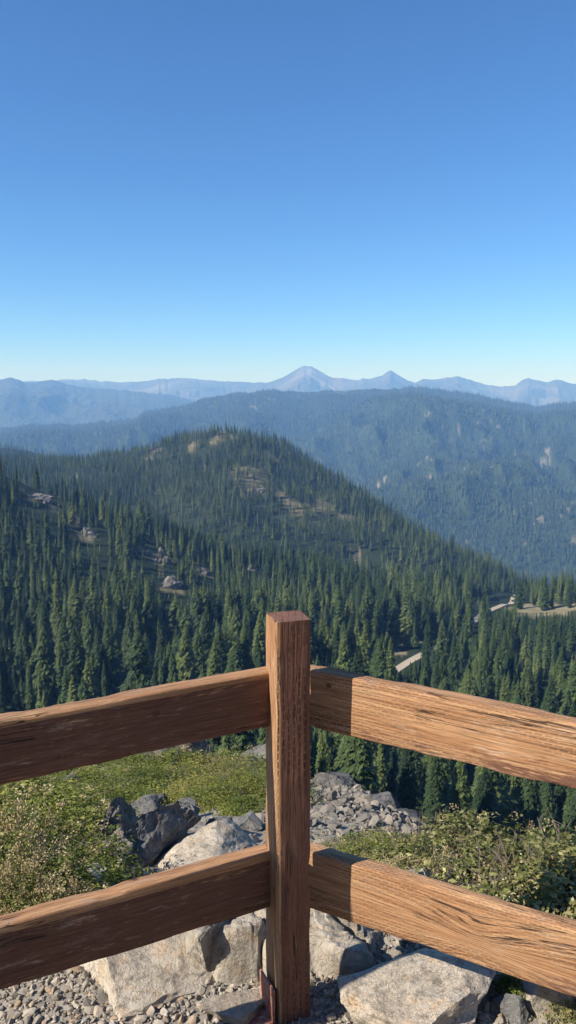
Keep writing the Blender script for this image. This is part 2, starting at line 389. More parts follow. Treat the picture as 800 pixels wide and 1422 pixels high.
# ------------------------------------------------------------------ conifers
def conifer(seed, H_, R_, levels, per, side, core, slim=1.0):
    """needle sprays of one fir: drooping whorled branches built from kite-shaped sprays; unit trees, base at z=0"""
    g = np.random.default_rng(seed)
    P, Fc, vary = [], [], []
    n = 0
    def kite(a, b, w, up, val):
        nonlocal n
        d = b-a; s = np.cross(d, up); L = np.linalg.norm(s); s = s/(L+1e-9)*w
        mid = a+d*.45
        P.extend([a, mid+s-up*w*.35, b, mid-s-up*w*.35]); Fc.append((n, n+1, n+2, n+3)); vary.append(val); n += 4
    z0 = .06+.08*g.random()
    lean = g.normal(0, .006, 2)
    wob = 1+.18*np.interp(np.linspace(0, 1, 40), np.linspace(0, 1, 9), g.normal(0, 1, 9))
    for k in range(levels):
        t = z0+(1-z0)*((k+.5*g.random())/levels)**.92
        prof = max(0.05, (1-t)**.70)*min(1, .55+2.2*(t-z0+.03)) * wob[min(39, int(t*40))]
        nb = max(3, int(per*(.55+.45*(1-t))+g.random()))
        ph = g.random()*6.283
        for b in range(nb):
            if g.random() < .10: continue
            a = ph+6.283*b/nb+g.normal(0, .22)
            L = R_*prof*(.72+.5*g.random())
            rise = .25*(t-.35)+g.normal(0, .08)
            up = np.array([0, 0, 1.0])
            dirv = np.array([math.cos(a), math.sin(a), rise])
            org = np.array([lean[0]*t*H_, lean[1]*t*H_, t*H_])
            tip = org+dirv*L-np.array([0, 0, (.30+.45*(1-t))*L])
            val = np.clip(.5+g.normal(0, .22), 0, 1)
            kite(org, tip, (L*.24+.02*R_)*slim, up, val)
            for q in range(side):
                f = .35+.5*(q//2)/max(1, side//2)+.1*g.random()
                st = org+(tip-org)*f
                sgn = 1 if q % 2 else -1
                a2 = a+sgn*(.75+.25*g.random())
                l2 = L*(.55-.3*f)*(.8+.5*g.random())+.03*R_
                kite(st, st+np.array([math.cos(a2), math.sin(a2), -.55-.4*g.random()])*l2, l2*.36*slim, up, np.clip(val+g.normal(0, .18), 0, 1))
    top = np.array([lean[0]*H_, lean[1]*H_, H_])
    for a in (0, 2.1, 4.2):
        kite(top-np.array([0, 0, .07*H_]), top+np.array([0, 0, .01*H_]), .035*R_+.004*H_, np.array([math.cos(a), math.sin(a), 0]), .6)
    if core:                                     # dark cone fills the inner crown against see-through
        m_ = core
        for k in range(m_):
            a0, a1 = 6.283*k/m_, 6.283*(k+1)/m_
            P.extend([np.array([math.cos(a0)*R_*.30, math.sin(a0)*R_*.30, z0*H_*1.3]), np.array([math.cos(a1)*R_*.30, math.sin(a1)*R_*.30, z0*H_*1.3]), top*.93, top*.93])
            Fc.append((n, n+1, n+2, n+3)); vary.append(.1); n += 4
    return np.array(P), np.array(Fc), np.array(vary)
def tube(pts, radii, seg=6):
    pts = np.asarray(pts, float); P, Q = [], []
    for k, (p, r) in enumerate(zip(pts, radii)):
        d = pts[min(k+1, len(pts)-1)]-pts[max(k-1, 0)]; d /= np.linalg.norm(d)+1e-9
        a = np.cross(d, [0, 0, 1.] if abs(d[2]) < .9 else [1., 0, 0]); a /= np.linalg.norm(a); b = np.cross(d, a)
        for s in range(seg):
            t = 6.2832*s/seg; P.append(p+r*(math.cos(t)*a+math.sin(t)*b))
    for k in range(len(pts)-1):
        for s in range(seg):
            s2 = (s+1) % seg; Q.append((k*seg+s, k*seg+s2, (k+1)*seg+s2, (k+1)*seg+s))
    return np.array(P), np.array(Q)
def merge(parts):
    V, Fq, o = [], [], 0
    for v, f in parts: V.append(v); Fq.append(f+o); o += len(v)
    return np.vstack(V), np.vstack(Fq)

# --- scatter: where the trees stand
def scatter(n, y0, y1, umax, seed):
    g = np.random.default_rng(seed)
    y = np.sqrt(g.random(n)*(y1*y1-y0*y0)+y0*y0)
    u = (g.random(n)*2-1)*umax
    return u*y, y
def thin(x, y, cell):
    key = np.floor(x/cell).astype(np.int64)*1000003+np.floor(y/cell).astype(np.int64)
    _, idx = np.unique(key, return_index=True)
    return np.sort(idx)
YG = np.exp(LYG)
def vis_limit(u, Y):
    """photo row of the ground that hides what stands behind it"""
    yimg = CY+F_PX*np.tan(np.arctan(TAB)-PITCH)
    cm = np.minimum.accumulate(yimg, axis=1)
    i = np.clip(((u+1)/2*(len(UG)-1)).astype(int), 0, len(UG)-1)
    j = np.clip(((np.log(Y*.97)-LY0)/(LY1-LY0)*(NLY-1)).astype(int), 0, NLY-1)
    return cm[i, j]
X1, Y1 = scatter(31000, 98, 720, .47, 1); k = thin(X1, Y1, 6.9); X1, Y1 = X1[k], Y1[k]
X2, Y2 = scatter(120000, 660, 1500, .45, 2); k = thin(X2, Y2, 5.3); X2, Y2 = X2[k], Y2[k]
X3, Y3 = scatter(20000, 1500, 2150, .45, 3); k = thin(X3, Y3, 10.); X3, Y3 = X3[k], Y3[k]
TX, TY = np.concatenate([X1, X2, X3]), np.concatenate([Y1, Y2, Y3])
TZ = H(TX, TY)
g = np.random.default_rng(5)
TH = (17.5+5*noise3(TX/60, TY/60, 0, 8)+g.normal(0, 4.8, len(TX)))
TH = np.clip(TH*np.where(TY > 760, .78, 1.0), 5, 31)
TH = np.where(TY < 235, np.clip(TH, 8, 30)*np.interp(TY, [98, 235], [.58, .95]), TH)
TH = np.where((TY > 205) & (TY < 430), np.clip(TH*1.22, 5, 31), TH)
TH = TH*np.where(g.random(len(TX)) < .20, .35+.35*g.random(len(TX)), 1)
keep = (TX/TY > -.13) | (TY > 205)
pb = np.maximum(patch_val(TX, TY, BARE), patch_val(TX, TY, GREENB))
keep &= (pb < .45) | (g.random(len(TX)) < np.where(TY > 760, .5, .25))
open_ = fbm(TX/55, TY/55, 0, 3, 77)
keep &= g.random(len(TX)) < np.clip(1.05+.75*open_, .3, 1)
# more open, rocky ground near the hilltop and on its sunny flank
top = np.exp(-((TX+95)/190)**2-((TY-1180)/170)**2)
keep &= g.random(len(TX)) > .25*top
dr = np.min(np.hypot(TX[:, None]-RL[None, ::3, 0], TY[:, None]-RL[None, ::3, 1]), axis=1)
keep &= dr > 5.0
rpx, rpy, _ = project(RL[:, 0], RL[:, 1], RL[:, 2])
RS = RL[((rpx > 540) & (rpx < 592)) | ((rpx > 680) & (rpx < 722))]
for sh in (6, 12, 18, 25):                        # a strip on the sunny side is open, so the track lies in the sun
    dq = np.min(np.hypot(TX[:, None]-(RS[None, :, 0]-.93*sh), TY[:, None]-(RS[None, :, 1]-.36*sh)), axis=1)
    keep &= (dq > 5.5) | (TH < 7)
px, py, cz = project(TX, TY, TZ); _, pt, _ = project(TX, TY, TZ+TH)
OUTC = [(226, 782, 8, 13), (240, 815, 9, 9), (122, 745, 9, 9), (285, 797, 6, 6), (60, 694, 12, 6), (350, 792, 6, 5), (205, 770, 5, 6)]
for ox, oy, ow, oh in OUTC:                       # low young trees below the rock faces
    od = ground_at_px(ox, oy).y
    front = (TY < od+2) & (TY > od-130) & (np.abs(px-ox) < ow*1.25*F_PX/od) & (pt < oy+6)
    TH = np.where(front, TH*np.interp(od-TY, [0, 130], [.34, .8]), TH)
_, pt, _ = project(TX, TY, TZ+TH)
# the road's two open stretches lie in a cleared strip
for (xa, ya), (xb, yb), pad in (((543, 937), (588, 907), 1), ((684, 848), (714, 836), 2), ((720, 850), (825, 846), 1)):
    ln = ya+(px-xa)/(xb-xa)*(yb-ya)
    fr = (px > xa-pad) & (px < xb+pad) & (pt < ln+1) & (py > ln+1) & (py < ln+75)
    TH = np.where(fr, np.maximum(TH*np.clip((py-ln-1)/(py-pt), .1, 1), 1.8), TH)
_, pt, _ = project(TX, TY, TZ+TH)
lim = vis_limit(TX/TY, TY)
keep &= pt < lim+4
TX, TY, TZ, TH = TX[keep], TY[keep], TZ[keep], TH[keep]
px, py, cz = project(TX, TY, TZ); _, pt, _ = project(TX, TY, TZ+TH); lim = vis_limit(TX/TY, TY)
hp = F_PX*TH/cz
inv = (px > -15) & (px < 815)
def behind_fence(x, y):
    up_l = 928+(363-x)*.18; up_r = 925+(x-432)*.205
    top_ = np.where(x < 400, up_l, up_r)
    return (y > top_+2) & (y < top_+88)
shown = np.clip(np.minimum(py, lim)-pt, 0, 999)
mid_hidden = behind_fence(px, pt) & behind_fence(px, np.minimum(py, lim)-4)
score = np.where(inv & ~mid_hidden & (shown > 12), shown, -1)
order = np.argsort(-score)[:300]
order = order[score[order] > 0]
hero = np.zeros(len(TX), bool); hero[order] = True
print('TREES', len(TX), 'individual', hero.sum(), 'smallest', hp[hero].min())

# --- individual trees: trunk + crown, shared meshes
HV = []
for k in range(8):
    h = 20.0
    v, f, va = conifer(100+k, h, [3.0, 3.6, 4.2, 2.7, 3.5, 3.1, 4.6, 2.5][k], 60, 9, 6, 7, .62)
    crown = tri_mesh('conifer_crown', v, f, M_CROWN, {'vary': ('FACE', va), 'tint': ('FACE', np.full(len(f), .45)), 'rvar': ('FACE', np.full(len(f), .95))})
    tv, tf = tube([(0, 0, -1.5), (0, 0, 3), (0, 0, 10), (0, 0, 18.5)], [.36, .28, .17, .03], 7)
    trunk = tri_mesh('conifer_trunk', tv, tf, M_BARK, smooth=True)
    HV.append((crown, trunk))
ordw = ['first', 'second', 'third', 'fourth', 'fifth', 'sixth', 'seventh', 'eighth', 'ninth', 'tenth', 'eleventh', 'twelfth']
idx = np.where(hero)[0]
front = [i for i in idx if TX[i] > 0 and TY[i] < 165]
front.sort(key=lambda i: px[i])
def zone(i):
    x, y = px[i], pt[i]
    if TY[i] < 165 and TX[i] > 0: return 'front'
    if x < 400 and TY[i] < 330: return 'dark conifer seen just above the upper left rail', 'conifers at the foot of the left slope'
    if x < 400: return 'shaded conifer high on the dark left slope', 'conifers on the left slope'
    if TY[i] < 330: return 'slender conifer in the dense stand just over the upper right rail', 'conifers over the upper right rail'
    return 'slender conifer in the valley forest beyond the gravel road', 'conifers by the road'
for i in idx:
    cr, tr = HV[random.randrange(8)]
    t = empty('conifer_tree', (TX[i], TY[i], TZ[i]), random.random()*6.28)
    s = TH[i]/20.0; w = s*(.8+.5*random.random())
    t.scale = (w, w, s)
    z = zone(i)
    if z == 'front':
        tag(t, 'tall green conifer with its tip beneath the upper right rail', 'tree', 'conifers standing beneath the right rail')
    else: tag(t, z[0], 'tree', z[1])
    link('crown', cr, t); link('trunk', tr, t)

# --- the rest of the forest
def forest_mesh(name, sel, templates, mat, label):
    g = np.random.default_rng(len(sel))
    Vs, Fs, At, Av = [], [], [], []; off = 0
    pick = g.integers(0, len(templates), len(sel))
    for k, (tv, tf, ta) in enumerate(templates):
        ii = sel[pick == k]
        if not len(ii): continue
        a = g.random(len(ii))*6.283; s = TH[ii]; w = s*(.7+.65*g.random(len(ii))**1.4)
        c, sn = np.cos(a), np.sin(a)
        v = np.empty((len(ii), len(tv), 3), np.float32)
        v[:, :, 0] = (tv[None, :, 0]*c[:, None]-tv[None, :, 1]*sn[:, None])*w[:, None]+TX[ii][:, None]
        v[:, :, 1] = (tv[None, :, 0]*sn[:, None]+tv[None, :, 1]*c[:, None])*w[:, None]+TY[ii][:, None]
        v[:, :, 2] = tv[None, :, 2]*s[:, None]+TZ[ii][:, None]
        f = tf[None]+(np.arange(len(ii))*len(tv))[:, None, None]+off
        Vs.append(v.reshape(-1, 3)); Fs.append(f.reshape(-1, tf.shape[1])); off += len(ii)*len(tv)
        tint = np.clip(.45+.30*g.normal(0, 1, len(ii))+.35*noise3(TX[ii]/45, TY[ii]/45, 0, 33)+.3*(TH[ii] < 9)+.12*(TY[ii] > 780), .02, .98)  # far hill trees coloured lighter to add sun and haze
        At.append(np.repeat(tint, len(tf))); Av.append(np.tile(ta, len(ii)))
    me = tri_mesh(name, np.vstack(Vs), np.vstack(Fs), mat, {'tint': ('FACE', np.concatenate(At)), 'vary': ('FACE', np.concatenate(Av))})
    return tag(link(name, me), label, 'forest', kind='stuff')
rest = np.where(~hero)[0]
MID = [conifer(200+k, 1.0, r, 28, 7, 2, 6) for k, r in enumerate([.16, .19, .145, .175, .21, .155, .25, .13])]
LOW = [conifer(300+k, 1.0, r, 14, 6, 0, 6) for k, r in enumerate([.17, .20, .15, .22, .185])]
nearr = rest[hp[rest] > 24]; farr = rest[hp[rest] <= 24]
forest_mesh('valley_forest', nearr, MID, M_CROWN, 'dense dark conifer forest filling the valley and left slope')
forest_mesh('hill_forest', farr, LOW, M_CROWN, 'thin spired conifer forest covering the rounded hill')
print('FOREST', len(nearr), len(farr))

# --- far hillside: tens of thousands of tiny spires
X4, Y4 = scatter(150000, 2050, 5600, .43, 9); k = thin(X4, Y4, 13.0); X4, Y4 = X4[k], Y4[k]
Z4, v4 = hz1(X4, Y4)
cl = fbm(X4/260, Y4/260, 0, 4, 91)
g = np.random.default_rng(12)
kk = (v4 < 1.0) & (v4 > .01) & (openings(X4, Y4) < .3) & (g.random(len(X4)) < .95-.35*(cl > .35))
X4, Y4, Z4 = X4[kk], Y4[kk], Z4[kk]
n4 = len(X4); h4 = np.clip(19+g.normal(0, 5, n4), 8, 32); w4 = h4*(.14+.06*g.random(n4))
ang = np.arange(5)/5*6.2832
tv = np.concatenate([np.stack([np.cos(ang), np.sin(ang), np.full(5, .12)], -1), [[0, 0, 1.]]]); tf = np.array([(i, (i+1) % 5, 5) for i in range(5)])
v = np.empty((n4, 6, 3), np.float32)
v[:, :, 0] = tv[None, :, 0]*w4[:, None]+X4[:, None]; v[:, :, 1] = tv[None, :, 1]*w4[:, None]+Y4[:, None]; v[:, :, 2] = tv[None, :, 2]*h4[:, None]+Z4[:, None]
f = tf[None]+(np.arange(n4)*6)[:, None, None]
me = tri_mesh('far_forest', v.reshape(-1, 3), f.reshape(-1, 3), M_FAR, {'tint': ('FACE', np.repeat(np.clip(.5+.25*g.normal(0, 1, n4), .02, .98), 5)), 'vary': ('FACE', np.repeat(np.clip(.5+.25*g.normal(0, 1, n4), 0, 1), 5))})
tag(link('far_forest', me), 'blue hazy conifer forest over the long distant ridge', 'forest', kind='stuff')
print('FAR', n4)

# --- bare snags
def snag(loc, h, seed, label):
    g = np.random.default_rng(seed); parts = []
    t = tag(empty('dead_tree', loc), label, 'tree')
    tv, tf = tube([(0, 0, -1), (0, 0, h*.5), (.01*h, 0, h)], [h*.018, h*.012, h*.002], 7)
    link('trunk', tri_mesh('snag_trunk', tv, tf, M_SNAG, smooth=True), t)
    for k in range(70):
        z = h*(.12+.84*k/70); a = g.random()*6.28; L = h*.17*(1-z/h)**.6*(.5+g.random())
        o = np.array([0, 0, z]); d = np.array([math.cos(a), math.sin(a), -.25+.3*g.random()])
        parts.append(tube([o, o+d*L*.55, o+d*L+np.array([0, 0, -.12*L])], [h*.005, h*.0035, h*.001], 4))
        for q in range(3):
            st = o+d*L*(.4+.2*q); a2 = a+(-1)**q*.8
            parts.append(tube([st, st+np.array([math.cos(a2), math.sin(a2), -.3])*L*.35], [h*.0025, h*.0008], 3))
    v, f = merge(parts); link('branches', tri_mesh('snag_branches', v, f, M_SNAG), t)
v = ground_at_px(556, 1108); 
def at_depth(px_, Yd):
    x = None
    zz = 0
    for _ in range(8):
        cz_ = Yd*math.cos(PITCH)+(CAMZ-zz)*math.sin(PITCH); x = (px_-CX)*cz_/F_PX; zz = float(H(x, Yd))
    return (x, Yd, zz)
snag(at_depth(556, 135), 10, 1, 'bare grey dead conifer among the green trees beneath the right rail')
snag(at_depth(145, 620), 17, 2, 'thin pale dead conifer on the crest of the left slope')
snag(at_depth(77, 335), 12, 3, 'reddish bare dead tree low on the shaded left slope')

# ------------------------------------------------------------------ rocks
def ico(sub):
    import bmesh
    bm = bmesh.new(); bmesh.ops.create_icosphere(bm, subdivisions=sub, radius=1)
    v = np.array([q.co[:] for q in bm.verts]); f = np.array([[q.index for q in p.verts] for p in bm.faces]); bm.free()
    return v, f
ICO5, ICO6, ICO1, ICO2 = ico(5), ico(6), ico(1), ico(2)
def rock_verts(v, seed, planes=16, lo=.42, hi=.8, rough=.05, steps=0):
    g = np.random.default_rng(seed); v = v.copy()
    for _ in range(planes):
        n = g.normal(0, 1, 3); n /= np.linalg.norm(n); d = lo+(hi-lo)*g.random()
        e = v@n-d; v -= np.where(e > 0, e, 0)[:, None]*n
    o = seed*3.17
    dsp = rough*fbm(v[:, 0]*2+o, v[:, 1]*2, v[:, 2]*2, 5, seed, .55)
    dsp += rough*.8*np.floor(3*noise3(v[:, 0]*1.6+o, v[:, 1]*3.2, v[:, 2]*4.5, seed+9))/3
    return v*(1+dsp)[:, None]
def boulder(px_, py_, dims, rot, mat, seed, label, sink=.35, planes=18, rough=.08, name='boulder', depth=None, lo=.40, hi=.82, top=None):
    p = Vector(at_depth(px_, depth)) if depth else ground_at_px(px_, py_)
    v = rock_verts(ICO6[0] if max(dims) < 1 else ICO5[0], seed, planes, lo, hi, rough)
    if top is not None: v[:, 2] = np.minimum(v[:, 2], top+.05*fbm(v[:, 0]*3, v[:, 1]*3, 0, 4, seed))
    v = v*np.array(dims)
    o = link(name, tri_mesh(name, v, ICO6[1] if max(dims) < 1 else ICO5[1], mat, smooth=True))
    try: o.data.set_sharp_from_angle(angle=math.radians(28))
    except Exception: pass
    o.location = (p.x, p.y, p.z+dims[2]*(1-2*sink)*.5); o.rotation_euler = [math.radians(a) for a in rot]
    return tag(o, label, 'rock')
boulder(210, 1345, (.36, .36, .15), (19, 6, 20), M_ROCK_PALE, 3, 'large pale smooth faced boulder in the gravel below the lower left rail', .46, top=.42)
boulder(292, 1318, (.10, .19, .17), (-10, 12, -25), M_ROCK_GREY, 5, 'dark edged angular rock leaning against the large pale boulder', .4)
boulder(330, 1408, (.12, .08, .055), (0, 5, 20), M_ROCK_TAN, 9, 'small flat tan rock just left of the post base', .3, top=.4)
boulder(598, 1384, (.31, .21, .16), (5, -4, 18), M_ROCK_PALE, 12, 'big flat topped pale boulder below the lower right rail', .35, top=.45)
boulder(712, 1412, (.055, .09, .07), (0, 10, 30), M_ROCK_DARK, 15, 'small reddish dark rock beside the big flat topped boulder', .3)
boulder(768, 1396, (.10, .13, .11), (-5, 15, 40), M_ROCK_GREY, 17, 'cracked grey rock in the lower right corner', .35)
boulder(172, 1185, (.12, .30, .26), (-24, 8, -28), M_ROCK_DARK, 31, 'dark tilted slab of rock, left one of the split pair', .25, planes=16, rough=.13, lo=.3, hi=.9)
boulder(214, 1192, (.12, .24, .22), (-20, 4, -20), M_ROCK_DARK, 33, 'dark wedge of rock, right one of the split pair', .3, planes=16, rough=.13, lo=.3, hi=.9)
boulder(288, 1205, (.30, .27, .15), (-16, 0, 12), M_ROCK_PALE, 36, 'rounded pale boulder with lichen right behind the lower left rail', .35)
boulder(120, 1228, (.16, .13, .09), (-5, 6, 20), M_ROCK_PALE, 38, 'low pale rock at the edge of the left shrubs', .35)
boulder(258, 1142, (.20, .16, .13), (10, 0, 40), M_ROCK_DARK, 41, 'black jagged rock in the gap between the left shrubs', .3, planes=16, rough=.14, lo=.3, hi=.9)
boulder(192, 1140, (.22, .20, .12), (12, 5, 10), M_ROCK_DARK, 43, 'broken dark ledge above the split dark slabs', .35, planes=16, rough=.14, lo=.3, hi=.9)
boulder(345, 1150, (.13, .16, .09), (-10, 5, 10), M_ROCK_DARK, 44, 'grey rubble block half hidden behind the left of the post', .35)
boulder(245, 0, (1.75, 1.0, 1.75), (5, -10, 15), M_CRAG, 51, 'dark jagged crag on the far edge of the green slope', .2, depth=24, planes=20, rough=.16, lo=.35, hi=.95, name='crag')
boulder(205, 0, (.8, .7, .55), (0, 10, 40), M_CRAG, 52, 'low dark crag partly behind the upper left rail', .3, depth=20, name='crag')
boulder(352, 0, (.8, .9, 1.0), (-10, 10, 5), M_OUTCROP, 53, 'tall grey crag immediately left of the post', .25, depth=20, name='crag')
boulder(520, 0, (.85, .6, .5), (0, -8, -5), M_CRAG, 55, 'dark broken ledge at the edge of the stony slope', .3, depth=12.5, name='crag')
boulder(465, 0, (.75, .6, .55), (0, 5, 25), M_CRAG, 57, 'dark blocky crag beneath the upper right rail near the post', .25, depth=17, name='crag')
boulder(560, 0, (.5, .4, .3), (0, 5, 60), M_CRAG, 58, 'low dark rock at the right end of the stony slope', .3, depth=10.5, name='crag')
boulder(238, 1160, (.13, .20, .17), (-22, 10, 35), M_ROCK_DARK, 45, 'small black splinter of rock right of the split dark slabs', .3, planes=16, rough=.13, lo=.3, hi=.9)
boulder(148, 1205, (.10, .18, .12), (-15, 0, -40), M_ROCK_GREY, 46, 'grey chunk of rock between the shrubs and the split dark slabs', .3, rough=.1)
boulder(310, 1160, (.16, .14, .12), (-8, 0, 20), M_ROCK_DARK, 47, 'dark rubble block on top of the rounded pale boulder', .35, planes=16, rough=.12, lo=.3, hi=.9)
boulder(215, 1118, (.34, .22, .16), (5, 10, 50), M_ROCK_DARK, 48, 'dark flat rock above the split slabs among green shrubs', .35, planes=16, rough=.12, lo=.3, hi=.9)
boulder(92, 1108, (.30, .25, .22), (0, 5, 60), M_ROCK_DARK, 59, 'dark rock poking out of the green slope on the left', .3)
boulder(20, 1112, (.5, .3, .2), (0, 5, 0), M_ROCK_DARK, 60, 'shadowed dark rocks at the left edge of the green slope', .3)
# broad cracked bedrock right behind the post
def bedrock(name, x0, x1, y0, y1, seed, lift, label, mat, cell=.30):
    nx, ny = int((x1-x0)/.0045), int((y1-y0)/.0045)
    X, Y = np.meshgrid(np.linspace(x0, x1, nx), np.linspace(y0, y1, ny), indexing='ij')
    wx = X+.05*fbm(X*5, Y*5, 0, 4, seed); wy = Y+.05*fbm(X*5+9, Y*5, 0, 4, seed+1)
    g = np.random.default_rng(seed)
    n = int((x1-x0)*(y1-y0)/(cell*cell)*1.5)+4
    c = np.stack([g.uniform(x0-.1, x1+.1, n), g.uniform(y0-.1, y1+.1, n)], -1)
    D = np.hypot(wx[..., None]-c[:, 0], (wy[..., None]-c[:, 1])*1.25)
    o = np.argsort(D, axis=-1)[..., :2]; d1 = np.take_along_axis(D, o[..., :1], -1)[..., 0]; d2 = np.take_along_axis(D, o[..., 1:2], -1)[..., 0]
    k = o[..., 0]
    off = g.uniform(-.035, .045, n)[k]; sx = g.normal(0, .16, n)[k]; sy = g.normal(-.02, .16, n)[k]
    z = off+sx*(X-c[k, 0])+sy*(Y-c[k, 1])
    e = d2-d1
    z = z-.05*sstep(.028, .0, e)-.012*sstep(.09, .02, e)
    z = z+.016*fbm(X*9, Y*9, 0, 5, seed+3)+.020*np.floor(2.5*noise3(X*7, Y*11, 0, seed+6))/2.5
    u = (X-x0)/(x1-x0); v = (Y-y0)/(y1-y0)
    rim = np.minimum(np.minimum(u, 1-u), np.minimum(v, 1-v))+.10*fbm(X*4, Y*4, 0, 3, seed+8)
    z = z+lift-(lift+.16)*sstep(.16, .0, rim)
    Z = H(X, Y)+z
    o_ = link(name, tri_mesh(name, np.stack([X, Y, Z], -1).reshape(-1, 3), grid_faces(nx, ny), mat, smooth=True))
    try: o_.data.set_sharp_from_angle(angle=math.radians(35))
    except Exception: pass
    return tag(o_, label, 'bedrock')
bedrock('bedrock', -.36, .60, 1.93, 2.62, 5, .085, 'broad cracked grey bedrock behind the foot of the post', M_ROCK_GREY)
bedrock('bedrock', .66, 1.15, 1.70, 2.1, 9, .0, 'cracked grey bedrock under the shrubs at the lower right corner', M_ROCK_GREY)
for q, ((a, b, w, h), lab) in enumerate(zip(OUTC, ['tan rock face showing through trees on the left slope', 'lower grey rock face in the trees of the left slope', 'pale broken outcrop high on the left slope', 'small dark outcrop beside the tan one on the left slope', 'long low rocky rib near the crest of the left slope', 'small rock face in trees straight above the left of the post', 'small grey rock just above the tan face on the left slope'])):
    boulder(a, b, (w*1.0, w*.8, h*.85), (12, 0, -20+13*q), M_OUTCROP, 70+q, lab, .46, planes=26, rough=.22, name='rock_outcrop', lo=.5, hi=.9)
for q, (a, b, w, h, lab) in enumerate([(310, 603, 14, 5, 'bare rock crest on the summit of the rounded hill'), (213, 622, 10, 4, 'pale rock shelf on the left shoulder of the rounded hill'), (360, 682, 12, 5, 'brown rock band in the large clearing of the rounded hill')]):
    boulder(a, b, (w, w*.8, h), (0, 0, 30*q), M_OUTCROP, 80+q, lab, .45, planes=26, rough=.22, lo=.5, hi=.9, name='rock_outcrop')

# --- loose gravel and scree
m = N('gravel stones'); t = m.attr('tint')
cst = m.ramp(t, [(0, (.14, .125, .105)), (.3, (.27, .235, .19)), (.55, (.36, .31, .245)), (.75, (.45, .395, .32)), (.88, (.36, .245, .15)), (1, (.50, .47, .43))])
M_GRAVEL = m.fin(m.mix(m.ramp(m.noise(m.pos(), 90, 5, .7), [(.35, 0), (.7, .5)]), cst, (.16, .145, .125)), .9, .25)
def stones(name, P, size, mat, tint, seed, base, lift=.25, flat=.6):
    g = np.random.default_rng(seed); n = len(P)
    temps = []
    for k in range(12):
        v = rock_verts(base[0], seed*50+k, 11, .30, .85, .03); v[:, 2] *= flat*(.8+.4*g.random()); v[:, 1] *= .6+.4*g.random(); temps.append(v)
    pick = g.integers(0, 12, n); Vs, Fs, At = [], [], []; off = 0
    for k in range(12):
        ii = np.where(pick == k)[0]
        if not len(ii): continue
        # random rotation about z with a tilt
        a = g.random(len(ii))*6.283; b = g.normal(0, .35, len(ii)); v = temps[k]
        ca, sa, cb, sb = np.cos(a)[:, None], np.sin(a)[:, None], np.cos(b)[:, None], np.sin(b)[:, None]
        x = v[None, :, 0]*cb+v[None, :, 2]*sb; z = -v[None, :, 0]*sb+v[None, :, 2]*cb; y = np.broadcast_to(v[None, :, 1], x.shape)
        s = size[ii][:, None]
        w = np.stack([(x*ca-y*sa)*s+P[ii, 0][:, None], (x*sa+y*ca)*s+P[ii, 1][:, None], z*s+(P[ii, 2]+size[ii]*lift)[:, None]], -1)
        Vs.append(w.reshape(-1, 3)); Fs.append((base[1][None]+(np.arange(len(ii))*len(v))[:, None, None]+off).reshape(-1, 3)); off += len(ii)*len(v)
        At.append(np.repeat(tint[ii], len(base[1])))
    return link(name, tri_mesh(name, np.vstack(Vs), np.vstack(Fs), mat, {'tint': ('FACE', np.concatenate(At))}))
g = np.random.default_rng(40)
n = 46000
x = g.uniform(-1.5, 1.5, n); y = g.uniform(1.05, 2.75, n); s = np.clip(g.lognormal(math.log(.0078), .46, n), .003, .05)
s = np.minimum(s, .024); tn = g.random(n); P_ = np.stack([x, y, H(x, y)], -1); big = s > .0095
o = stones('gravel', P_[~big], s[~big], M_GRAVEL, tn[~big], 41, ICO1)
tag(o, 'loose grey and tan gravel around the post', 'gravel', kind='stuff')
o = stones('pebbles', P_[big], s[big], M_GRAVEL, tn[big], 45, ICO2, .2)
tag(o, 'larger angular stones lying in the gravel around the post', 'gravel', kind='stuff')
def on_px(n, poly, seed):
    """random ground spots inside a patch of the slope given by its corners (X/Y and forward distance)"""
n = 12000
y = np.exp(g.uniform(math.log(2.75), math.log(26), n)); u = g.uniform(-.03, .24, n)*np.clip(1.25-.03*y, .55, 1.2)
u = np.where(g.random(n) < .3, g.uniform(-.36, .36, n), u)
x = u*y; s = np.clip(g.lognormal(math.log(.030), .55, n), .010, .10)*np.clip(y/7, .5, 1.6)
o = stones('scree', np.stack([x, y, H(x, y)], -1), s, M_GRAVEL, g.random(n)*.42, 43, ICO2)
tag(o, 'grey broken scree stones on the slope beyond the fence', 'scree', kind='stuff')

